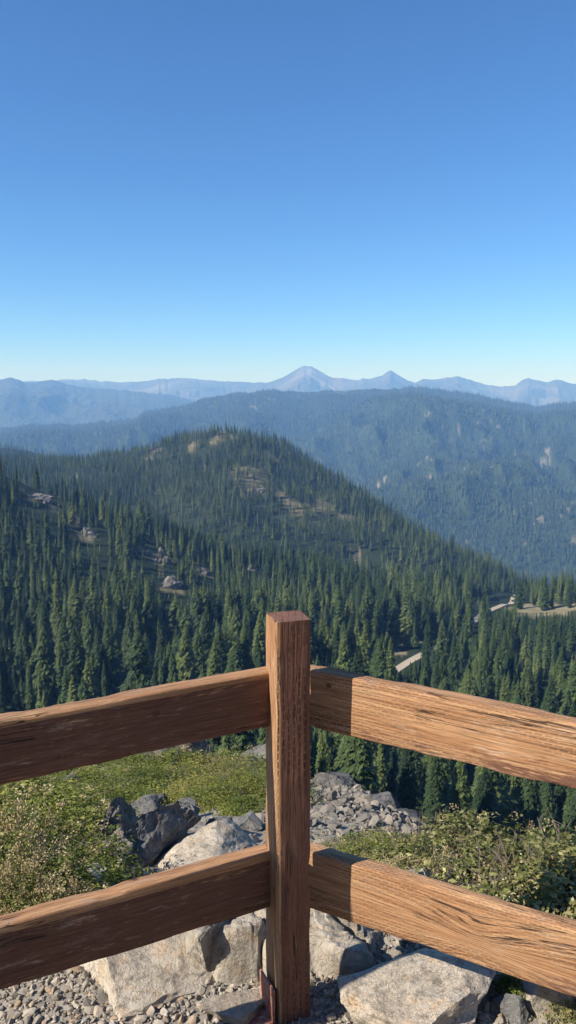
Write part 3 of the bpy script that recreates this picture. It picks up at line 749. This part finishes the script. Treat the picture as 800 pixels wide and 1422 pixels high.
# ------------------------------------------------------------------ shrubs
def shrub_mesh(seed, nl, leaf, mat, Hh=.55, lump=.35, blooms=0, stems=10, fill=.55):
    """unit shrub about 1 m wide: leaves, woody stems and dry flower plumes as separate meshes"""
    g = np.random.default_rng(seed)
    d = g.normal(0, 1, (nl, 3)); d[:, 2] = np.abs(d[:, 2]); d /= np.linalg.norm(d, axis=1)[:, None]
    L = 1+lump*fbm(d[:, 0]*2.2+seed, d[:, 1]*2.2, d[:, 2]*2.2, 4, seed, .6)
    r = (fill+(1-fill)*g.random(nl)**.6)*L*.5
    c = d*r[:, None]; c[:, 2] = c[:, 2]*2*Hh+.02
    nrm = d*.7+g.normal(0, .6, (nl, 3)); nrm[:, 2] += .35; nrm /= np.linalg.norm(nrm, axis=1)[:, None]
    t = np.cross(nrm, g.normal(0, 1, (nl, 3))); t /= np.linalg.norm(t, axis=1)[:, None]; b = np.cross(nrm, t)
    s = leaf*(.6+.8*g.random(nl))[:, None]
    P = np.stack([c-t*s, c+b*s*.5+nrm*s*.12, c+t*s, c-b*s*.5+nrm*s*.12], 1).reshape(-1, 3)
    Fq = np.arange(nl*4).reshape(-1, 4)
    clump = np.clip(.5+.42*fbm(c[:, 0]*5+seed, c[:, 1]*5, c[:, 2]*5, 3, seed+3)+g.normal(0, .16, nl), .02, .98)
    fo = tri_mesh('shrub_foliage', P, Fq, mat, {'tint': ('FACE', clump), 'rvar': ('FACE', np.full(nl, .35)), 'vary': ('FACE', np.clip(g.normal(.5, .25, nl), 0, 1))})
    parts = []
    for k in range(stems):
        a = g.random()*6.28; e = d[g.integers(0, nl)]; tip = e*.5*(.9+.5*g.random()); tip[2] *= 2*Hh
        mid = tip*.5+np.array([0, 0, -.05])+g.normal(0, .04, 3)
        parts.append(tube([(0, 0, -.08), mid, tip], [.010, .007, .003], 5))
        for q in range(3):
            st = mid+(tip-mid)*g.random(); parts.append(tube([st, st+g.normal(0, .09, 3)+np.array([0, 0, .05])], [.004, .0015], 4))
    sv, sf = merge(parts); st = tri_mesh('shrub_stems', sv, sf, M_STEM, smooth=True)
    bl = None
    if blooms:
        Bp, Bv = [], []
        for k in range(blooms):
            e = d[g.integers(0, nl)].copy(); e[2] = abs(e[2])
            Lk = 1+lump*float(fbm(np.array([e[0]*2.2+seed]), np.array([e[1]*2.2]), np.array([e[2]*2.2]), 4, seed, .6)[0])
            ctr = e*Lk*.52; ctr[2] = ctr[2]*2*Hh+.03
            m_ = 26
            q = ctr+g.normal(0, 1, (m_, 3))*np.array([.022, .022, .030])*(.7+.6*g.random())
            nn = g.normal(0, 1, (m_, 3)); nn /= np.linalg.norm(nn, axis=1)[:, None]
            tt = np.cross(nn, g.normal(0, 1, (m_, 3))); tt /= np.linalg.norm(tt, axis=1)[:, None]; bb = np.cross(nn, tt); s_ = .0085
            Bp.append(np.stack([q-tt*s_, q+bb*s_, q+tt*s_, q-bb*s_], 1).reshape(-1, 3)); Bv.append(np.full(m_, np.clip(g.normal(.5, .25), .02, .95)))
        Bp = np.vstack(Bp)
        bl = tri_mesh('shrub_plumes', Bp, np.arange(len(Bp)).reshape(-1, 4), M_BLOOM, {'tint': ('FACE', np.concatenate(Bv)), 'vary': ('FACE', np.clip(g.normal(.5, .2, len(Bp)//4), 0, 1))})
    return fo, st, bl
KINDS = {
 'mat': [shrub_mesh(61+k, 7000, .0125, M_LEAF_G, .30, .5, 0) for k in range(3)],
 'green': [shrub_mesh(1+k, 3800, .021, M_LEAF_G, .30, .4, 0) for k in range(3)],
 'yellow': [shrub_mesh(11+k, 3200, .021, M_LEAF_Y, .26, .4, 0) for k in range(2)],
 'plume': [shrub_mesh(21+k, 3600, .021, M_LEAF_G, .42, .4, 28) for k in range(3)],
 'olive': [shrub_mesh(31+k, 3200, .026, M_LEAF_O, .42, .6, 10, 40) for k in range(4)],
 'cream': [shrub_mesh(41+k, 2600, .016, M_LEAF_O, .5, .35, 190, 16) for k in range(2)],
}
def shrub(kind, pos, w, h, label, group):
    fo, st, bl = random.choice(KINDS[kind])
    if group == GL: h *= 1.0 if kind == 'cream' else .58
    t = empty('shrub', pos, random.random()*6.28); t.scale = (w, w*(.8+.4*random.random()), h)
    tag(t, label, 'shrub', group)
    link('foliage', fo, t); link('stems', st, t)
    if bl: link('blossom', bl, t)
GL, GR = 'shrubs on the green slope left of the post', 'shrubs beyond the lower right rail'
def sp(kind, px_, py_, w, h, label, group): shrub(kind, ground_at_px(px_, py_), w, h, label, group)
sp('cream', -5, 1250, .42, .55, 'cream plumed dry shrub at the left edge above the lower rail', GL)
sp('cream', 30, 1290, .32, .38, 'small cream plumed shrub low at the left edge by the rail', GL)
sp('plume', 62, 1262, .50, .5, 'leafy green shrub with tan flower heads nearest the lower left rail', GL)
sp('green', 105, 1225, .45, .55, 'bright green leafy bush against the pale low rock', GL)
sp('plume', 20, 1205, .70, .7, 'wide green bush with scattered tan plumes at the left edge', GL)
sp('plume', 85, 1185, .70, .65, 'plume topped bush left of the split dark slabs', GL)
sp('green', 128, 1165, .60, .6, 'dense green bush above the split dark slabs', GL)
for k, (a, b) in enumerate([(0, 1165), (45, 1160), (90, 1150), (140, 1140), (10, 1140), (60, 1135), (110, 1128), (-20, 1150)]):
    sp(['green', 'plume', 'green'][k % 3], a, b, .95, .8, 'low green bush in the thicket on the left slope', GL)
gg = random.Random(3)
cnt = 0
while cnt < 125:
    a = gg.uniform(-30, 368); b = gg.uniform(1072, 1138)
    if 150 < a < 245 and b > 1108: continue
    if b > 1098+.12*(a-100) and 240 < a < 275 and b > 1125: continue
    if abs(a-20) < 30 and 1095 < b < 1118: continue
    v = ground_at_px(a, b)
    if not (5 < v.y < 26): continue
    yel = 225 < a < 350 and 1078 < b < 1118 and gg.random() < .8
    sc = .11*v.y*(.7+.6*gg.random()); sc = min(sc, 1.5)
    shrub('yellow' if yel else ('plume' if gg.random() < .12 else 'green' if gg.random() < .35 else 'mat'), v, sc, sc*(.38+.55*gg.random()**2), 'yellow leaved low shrub on the slope left of the post' if yel else 'low green shrub on the far part of the left slope', GL)
    cnt += 1
for k, (a, b, w, h, kd, lab) in enumerate([
    (560, 1215, .42, .30, 'olive', 'olive shrub behind the lower right rail near the post'),
    (610, 1205, .52, .42, 'olive', 'tall pale leaved shrub in the middle of the right thicket'),
    (660, 1205, .56, .46, 'olive', 'tallest pale green shrub beyond the lower right rail'),
    (520, 1208, .36, .22, 'plume', 'shrub with cream flower heads close right of the post'),
    (700, 1245, .50, .34, 'olive', 'twiggy olive shrub right of the tallest pale one'),
    (760, 1255, .52, .36, 'olive', 'dense olive shrub toward the right edge above the lower rail'),
    (805, 1275, .45, .30, 'olive', 'low olive shrub at the right edge above the lower rail'),
    (585, 1235, .34, .22, 'cream', 'small cream plumed shrub above the lower right rail'),
    (725, 1212, .52, .36, 'olive', 'shrub with dead grey twigs in the right thicket'),
    (790, 1222, .60, .40, 'olive', 'rearmost olive shrub at the right edge'),
    (500, 1186, .42, .16, 'green', 'low olive green mat on the stony slope right of the post'),
    (462, 1192, .25, .10, 'olive', 'small flat shrub at the right of the post above the rail'),
    (545, 1190, .34, .18, 'plume', 'pale flowered low shrub at the foot of the stony slope')]):
    sp(kd, a, b, w, h*.88, lab, GR)
# weeds beside the lower right boulder
sp('green', 735, 1375, .16, .14, 'little weedy tuft beside the lower right boulder', GR)
sp('olive', 790, 1405, .14, .14, 'dry twiggy tuft in the lower right corner', GR)

# ------------------------------------------------------------------ fence
def wood_mat(name, stain, wear_lo, knots=(), axis='X', incise=.5, side=0.0, bare=None, ringc=.3, scuff=.35, tone=1.0, warm=0):
    m = N(name); p = m.obj()
    sepn = m.n('ShaderNodeSeparateXYZ'); m.l(p, sepn.inputs[0])
    X, Y, Z = sepn.outputs
    if axis == 'Z': along, across, third = Z, X, Y
    else: along, across, third = X, Z, Y
    g_ = across
    for (ka, kc, r, amp) in knots:                       # the grain bends round each knot
        da = m.math('DIVIDE', m.math('SUBTRACT', along, ka), r*2.6); dc = m.math('DIVIDE', m.math('SUBTRACT', across, kc), r)
        d2 = m.math('ADD', m.math('MULTIPLY', da, da), m.math('MULTIPLY', dc, dc))
        g_ = m.math('ADD', g_, m.math('DIVIDE', m.math('MULTIPLY', dc, r*amp), m.math('ADD', d2, .45)))
    cmb = m.n('ShaderNodeCombineXYZ'); m.l(m.math('MULTIPLY', along, 1.0), cmb.inputs[0]); m.l(g_, cmb.inputs[1]); m.l(third, cmb.inputs[2])
    q = cmb.outputs[0]
    fib = m.noise(m.mapv(q, (5, 150, 150)), 1.0, 6, .65)
    wav = m.noise(m.mapv(q, (1.6, 46, 30)), 1.0, 3, .5, .6)
    ring = m.math('FRACT', m.math('MULTIPLY', m.math('ADD', g_, m.math('MULTIPLY', m.noise(m.mapv(q, (2.2, 9, 9)), 1.0, 3), .035)), 62.0))
    rg = m.ramp(ring, [(0, 0), (.55, .25), (.86, 1), (1, 0)])
    c = m.mix(m.ramp(wav, [(.35, 0), (.65, 1)]), (.33, .165, .076), (.48, .285, .150))
    c = m.mix(m.math('MULTIPLY', rg, ringc), c, (.17, .075, .034))
    c = m.mix(m.ramp(fib, [(.48, 0), (.72, .75)]), c, (.20, .10, .05))
    c = m.mix(m.ramp(m.noise(m.mapv(q, (9, 60, 60), (3, 1, 7)), 1.0, 6, .7), [(.58, 0), (.75, .6)]), c, (.52, .40, .29))
    # worn red-brown stain, left in streaks and blotches
    st = m.math('ADD', m.math('MULTIPLY', m.noise(m.mapv(q, (3.2, 16, 16), (1, 5, 2)), 1.0, 8, .68), .55), m.math('MULTIPLY', m.noise(m.mapv(q, (20, 190, 190)), 1.0, 5, .75), .45))
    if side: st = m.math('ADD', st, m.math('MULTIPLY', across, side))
    if bare:                                             # one face with less stain: worn rail tops, the post's left face
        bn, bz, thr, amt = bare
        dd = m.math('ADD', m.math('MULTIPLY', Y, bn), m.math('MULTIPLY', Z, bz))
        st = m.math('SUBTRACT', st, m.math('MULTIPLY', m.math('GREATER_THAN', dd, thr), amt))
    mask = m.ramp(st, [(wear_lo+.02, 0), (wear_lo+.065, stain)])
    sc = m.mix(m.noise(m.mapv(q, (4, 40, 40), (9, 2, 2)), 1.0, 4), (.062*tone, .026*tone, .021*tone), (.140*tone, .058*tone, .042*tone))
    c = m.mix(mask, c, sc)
    c = m.mix(m.ramp(m.noise(m.mapv(q, (8, 60, 60), (4, 8, 3)), 1.0, 9, .8), [(.57, 0), (.66, scuff)]), c, (.33+warm*.2, .25+warm*.15, .20+warm*.1))
    chk = m.math('ABSOLUTE', m.math('SUBTRACT', m.noise(m.mapv(q, (1.3, 34, 34), (5, 7, 1)), 1.0, 3, .55, .3), .5))
    chk = m.math('MULTIPLY', m.ramp(chk, [(.004, 1), (.011, 0)]), m.ramp(m.noise(m.mapv(q, (2.5, 8, 8), (1, 9, 4)), 1.0, 2), [(.5, 0), (.56, 1)]))
    c = m.mix(m.math('MULTIPLY', chk, .85), c, (.022, .012, .009))
    c = m.mix(m.ramp(m.noise(m.mapv(q, (6, 10, 10), (8, 8, 8)), 1.0, 8, .75), [(.56, 0), (.72, .35)]), c, (.26, .20, .16))
    c = m.mix(1.0, c, m.ramp(m.noise(m.mapv(q, (14, 300, 300), (2, 6, 6)), 1.0, 5, .75), [(.34, .66), (.5, 1.0), (.66, 1.3)]), 'MULTIPLY')
    hgt = m.math('ADD', m.math('MULTIPLY', fib, .6), m.math('MULTIPLY', rg, -.35))
    hgt = m.math('SUBTRACT', hgt, m.math('MULTIPLY', chk, 1.2))
    if incise:
        br = m.n('ShaderNodeTexBrick'); br.offset = .5
        bv = m.n('ShaderNodeCombineXYZ'); m.l(along, bv.inputs[0]); m.l(m.math('ADD', across, m.math('MULTIPLY', third, 1.0)), bv.inputs[1])
        wb = m.mix(.004, bv.outputs[0], m.n('ShaderNodeTexNoise', i_Scale=40.0).outputs[1], 'ADD')
        m.l(wb, br.inputs['Vector'])
        br.inputs['Scale'].default_value = 1.0; br.inputs['Mortar Size'].default_value = .0034
        br.inputs['Brick Width'].default_value = .022; br.inputs['Row Height'].default_value = .0085; br.inputs['Mortar Smooth'].default_value = .4
        slit = m.math('SUBTRACT', 1.0, br.outputs['Fac'])
        patch = m.ramp(m.noise(m.mapv(q, (3, 12, 12), (2, 2, 9)), 1.0, 3), [(.38, 0), (.6, 1)])
        k = m.math('MULTIPLY', slit, m.math('MULTIPLY', patch, incise))
        c = m.mix(m.math('MULTIPLY', k, .75), c, (.034, .017, .012))
        hgt = m.math('SUBTRACT', hgt, m.math('MULTIPLY', k, .5))
    for (ka, kc, r, amp) in knots:
        if amp < .5 or r > .03: continue
        da = m.math('DIVIDE', m.math('SUBTRACT', along, ka), r*.55); dc = m.math('DIVIDE', m.math('SUBTRACT', across, kc), r*.42)
        d2 = m.math('ADD', m.math('MULTIPLY', da, da), m.math('MULTIPLY', dc, dc))
        c = m.mix(m.math('MULTIPLY', m.ramp(d2, [(.5, 1), (1, 0)]), .8), c, (.085, .038, .024))
    return m.fin(c, m.ramp(fib, [(.3, .62), (.7, .85)]), .3, m.bump(hgt, .55, .0035))
def beam(name, L, w, h, mat, parent, seed, twist=(0, 0), nl=120, chip=.002, endround=.003):
    """length along X, thickness along Y, height along Z; rounded, slightly worn edges"""
    r = .005; prof = []
    for cx_, cz_, a0 in ((w/2-r, h/2-r, 0), (-w/2+r, h/2-r, 90), (-w/2+r, -h/2+r, 180), (w/2-r, -h/2+r, 270)):
        for k in range(4):
            a = math.radians(a0+30*k); prof.append((cx_+r*math.cos(a), cz_+r*math.sin(a)))
    pr = []
    for i in range(16):                                  # extra points along the long faces
        a, b = np.array(prof[i]), np.array(prof[(i+1) % 16]); n_ = 5 if np.linalg.norm(b-a) > .03 else 1
        for k in range(n_): pr.append(a+(b-a)*k/n_)
    pr = np.array(pr); npf = len(pr)
    xs = np.linspace(0, L, nl)
    tw = np.radians(np.interp(xs, [0, L], twist))
    Yp = pr[None, :, 0]*np.cos(tw)[:, None]-pr[None, :, 1]*np.sin(tw)[:, None]
    Zp = pr[None, :, 0]*np.sin(tw)[:, None]+pr[None, :, 1]*np.cos(tw)[:, None]
    Xp = np.broadcast_to(xs[:, None], Yp.shape)
    edge = np.minimum(np.abs(np.abs(pr[:, 0])-w/2), np.abs(np.abs(pr[:, 1])-h/2))
    corner = ((np.abs(pr[:, 0]) > w/2-.006) & (np.abs(pr[:, 1]) > h/2-.006))[None, :]
    nz = fbm(Xp*14+seed, Yp*30, Zp*30, 4, seed)
    dn = chip*.35*nz - np.where(corner, chip*np.clip(fbm(Xp*9+seed*2, Yp*9, Zp*9, 4, seed+4), 0, 2)*1.6, 0)
    rad = np.hypot(Yp, Zp)
    Yp = Yp*(1+dn/rad); Zp = Zp*(1+dn/rad)
    V = np.stack([Xp, Yp, Zp], -1).reshape(-1, 3)
    Fq = grid_faces(nl, npf); 
    i = np.arange(nl-1); wrapf = np.stack([i*npf+npf-1, (i+1)*npf+npf-1, (i+1)*npf, i*npf], -1)
    Fq = np.vstack([Fq, wrapf])
    li = np.concatenate([Fq.ravel(), np.arange(npf), (nl-1)*npf+np.arange(npf)[::-1]]); lt = np.concatenate([np.full(len(Fq), 4), [npf, npf]])
    me = mesh_np(name, V, li, lt, mat, smooth=True)
    try: me.set_sharp_from_angle(angle=math.radians(40))
    except Exception: pass
    return link(name, me, parent)
PX0, PY0 = -.0005, 1.85
fence = tag(empty('wooden_fence', (PX0, PY0, 0)), 'weathered red brown timber fence corner with a square post and paired rails', 'fence')
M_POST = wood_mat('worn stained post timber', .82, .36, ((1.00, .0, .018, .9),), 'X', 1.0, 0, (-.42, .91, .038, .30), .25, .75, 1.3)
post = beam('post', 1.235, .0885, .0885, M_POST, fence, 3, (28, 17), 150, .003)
# the post stands up: local X becomes world Z
post.rotation_euler = (0, -PI/2, 0); post.location = (0, 0, -.17)
post['label'] = 'square upright corner post'
def rail(Ax, Ay, Bx, By, zA, zB, w, h, mat, seed, label):
    """A: the end at the post, B: the far end (top edge heights zA, zB), near-face line through A and B, plan coordinates"""
    A = Vector((Ax, Ay, zA-h/2)); B = Vector((Bx, By, zB-h/2)); d = B-A; L = d.length
    o = beam('rail', L, w, h, mat, fence, seed, (0, random.uniform(-1.2, 1.2)), 160, .0032)
    ex = d.normalized(); ey = Vector((0, 0, 1)).cross(ex).normalized(); ez = ex.cross(ey)
    if ey.y < 0: off = -ey*(w/2)
    else: off = ey*(w/2)
    Mx = Matrix((ex, ey, ez)).transposed().to_4x4(); Mx.translation = A+off-Vector((PX0, PY0, 0))
    o.matrix_local = Mx; o['label'] = label
    return o
def at_plan(px_, py_, Yd):
    dy = math.cos(PITCH)*F_PX-(py_-CY)*math.sin(PITCH); dz = -(math.sin(PITCH)*F_PX+(py_-CY)*math.cos(PITCH))
    t = Yd/dy; return Vector(((px_-CX)*t, Yd, CAMZ+dz*t))
RAILS = []
def rail_px(pA, yA, hA, pB, yB, mat, seed, label, slack=1.75):
    A = at_plan(*pA, yA); A2 = at_plan(pA[0], pA[1]+hA, yA); B = at_plan(*pB, yB)
    h = A.z-A2.z
    C = A+(B-A)*slack*2.0
    RAILS.append((A, C, h))
    e = (B-A).normalized()*.03; A = A-e
    return rail(A.x, A.y, C.x, C.y, A.z, C.z, .046, h, mat, seed, label)
M_RUL = wood_mat('stained upper rail timber darkened for shade', .86, .365, ((.30, .02, .02, .6), (.52, -.035, .012, .6), (.62, -.03, .02, .3)), 'X', .2, 0, (0, 1, .055, .45), .3, .8, .92)  # real stain, its tone lowered to paint in the rail's shade
M_RLL = wood_mat('stained lower rail timber darkened for shade', .86, .365, ((.1, .02, .02, .4), (.62, .05, .015, .6)), 'X', .15, 0, (0, 1, .055, .45), .3, .9, .85)  # stain tone lowered here too, deepening the shade of the left side
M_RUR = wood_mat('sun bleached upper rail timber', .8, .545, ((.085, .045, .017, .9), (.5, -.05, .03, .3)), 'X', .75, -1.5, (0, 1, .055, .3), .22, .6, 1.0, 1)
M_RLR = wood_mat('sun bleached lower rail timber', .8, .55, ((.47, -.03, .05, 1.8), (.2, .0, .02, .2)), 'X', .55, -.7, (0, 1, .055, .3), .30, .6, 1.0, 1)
rail_px((364, 935), 1.835, 76, (0, 1002), 1.545, M_RUL, 5, 'upper left rail, stained, its near face darkened for shade')
rail_px((367, 1186), 1.835, 77, (0, 1287), 1.545, M_RLL, 6, 'lower left rail, stained and darkened for shade, with scuffs')
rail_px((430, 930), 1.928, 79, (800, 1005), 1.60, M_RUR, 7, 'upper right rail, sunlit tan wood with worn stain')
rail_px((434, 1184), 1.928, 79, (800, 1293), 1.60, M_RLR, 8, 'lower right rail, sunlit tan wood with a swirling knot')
for (A, C, h), sd in ((RAILS[0], 21), (RAILS[2], 22)):           # the neighbouring posts
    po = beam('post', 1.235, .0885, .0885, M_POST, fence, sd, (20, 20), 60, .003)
    po.rotation_euler = (0, -PI/2, 0); po.location = (C.x-PX0, C.y-PY0+.03, -.17)
# rusty angle bracket at the foot of the post
m = N('rusty red steel'); pz = m.obj()
M_RUST = m.fin(m.mix(m.ramp(m.noise(pz, 40, 6, .7), [(.4, 0), (.65, 1)]), (.30, .085, .05), (.42, .25, .19)), .7, .4, m.bump(m.noise(pz, 90, 5), .4, .002))
import bmesh
bm = bmesh.new()
for (lx, ly, lz, sx, sy, sz) in ((0, 0, .035, .006, .085, .10), (-.03, 0, -.012, .066, .085, .006)):
    r_ = bmesh.ops.create_cube(bm, size=1.0); bmesh.ops.scale(bm, vec=(sx, sy, sz), verts=r_['verts']); bmesh.ops.translate(bm, vec=(lx, ly, lz), verts=r_['verts'])
bmesh.ops.bevel(bm, geom=list(bm.edges), offset=.0015, segments=2, affect='EDGES')
me = bpy.data.meshes.new('bracket'); bm.to_mesh(me); bm.free(); me.materials.append(M_RUST)
br = link('bracket', me, fence); br.location = (-.053, -.02, .02); br.rotation_euler = (0, 0, math.radians(26))

# ------------------------------------------------------------------ haze
bm = bmesh.new(); bmesh.ops.create_cube(bm, size=1.0)
zlo, zhi = -760.0, 450.0
for v_ in bm.verts: v_.co = (v_.co.x*29000, v_.co.y*29000, zlo if v_.co.z < 0 else zhi)
me = bpy.data.meshes.new('haze'); bm.to_mesh(me); bm.free()
m = N('thin mountain haze')
vol = m.n('ShaderNodeVolumePrincipled')
vol.inputs['Color'].default_value = (.22, .48, 1.0, 1); vol.inputs['Absorption Color'].default_value = (1, 1, 1, 1); vol.inputs['Density'].default_value = 1.4e-4; vol.inputs['Anisotropy'].default_value = .0
vol.inputs['Density Attribute'].default_value = ''
m.l(vol.outputs[0], m.out.inputs['Volume']); me.materials.append(m.m)
try: m.m.cycles.homogeneous_volume = True
except Exception: pass
tag(link('haze', me), 'thin blue haze over the valley', 'haze', kind='stuff')

# ------------------------------------------------------------------ light, sky, camera
W = bpy.data.worlds.new('World'); S.world = W; W.use_nodes = True
nt = W.node_tree; bg = nt.nodes['Background']
sky = nt.nodes.new('ShaderNodeTexSky'); sky.sky_type = 'NISHITA'; sky.sun_disc = False
sky.sun_elevation = SUN_EL; sky.sun_rotation = math.atan2(SUN.x, SUN.y)
sky.altitude = 2200; sky.air_density = 1.0; sky.dust_density = .7; sky.ozone_density = 6.5
hs = nt.nodes.new('ShaderNodeHueSaturation'); hs.inputs['Saturation'].default_value = 1.07
nt.links.new(sky.outputs[0], hs.inputs['Color']); wb = nt.nodes.new('ShaderNodeMixRGB'); wb.blend_type = 'MULTIPLY'; wb.inputs[0].default_value = 1; wb.inputs[2].default_value = (.82, .975, 1.065, 1)
nt.links.new(hs.outputs[0], wb.inputs[1]); nt.links.new(wb.outputs[0], bg.inputs[0]); bg.inputs[1].default_value = .095
sl = bpy.data.lights.new('sun', 'SUN'); sl.energy = 4.4; sl.angle = math.radians(.53); sl.color = (1, .95, .87)
so = bpy.data.objects.new('sun', sl); COL.objects.link(so); so.rotation_euler = SUN.to_track_quat('Z', 'Y').to_euler()
cam = bpy.data.cameras.new('camera'); co = bpy.data.objects.new('camera', cam); COL.objects.link(co)
cam.sensor_fit = 'VERTICAL'; cam.sensor_height = 36; cam.sensor_width = 36*800/1422; cam.lens = 36*F_PX/1422
cam.clip_start = .02; cam.clip_end = 60000
co.location = (0, 0, CAMZ); co.rotation_euler = (PI/2-PITCH, 0, 0)
S.camera = co
S.view_settings.view_transform = 'Standard'; S.view_settings.look = 'None'; S.view_settings.exposure = .8; S.view_settings.gamma = 1
S.render.resolution_x, S.render.resolution_y = 576, 1024
S.render.engine = 'CYCLES'
S.cycles.use_denoising = True
S.cycles.max_bounces = 5; S.cycles.diffuse_bounces = 3; S.cycles.glossy_bounces = 2; S.cycles.transmission_bounces = 2; S.cycles.volume_bounces = 2
S.cycles.transparent_max_bounces = 8
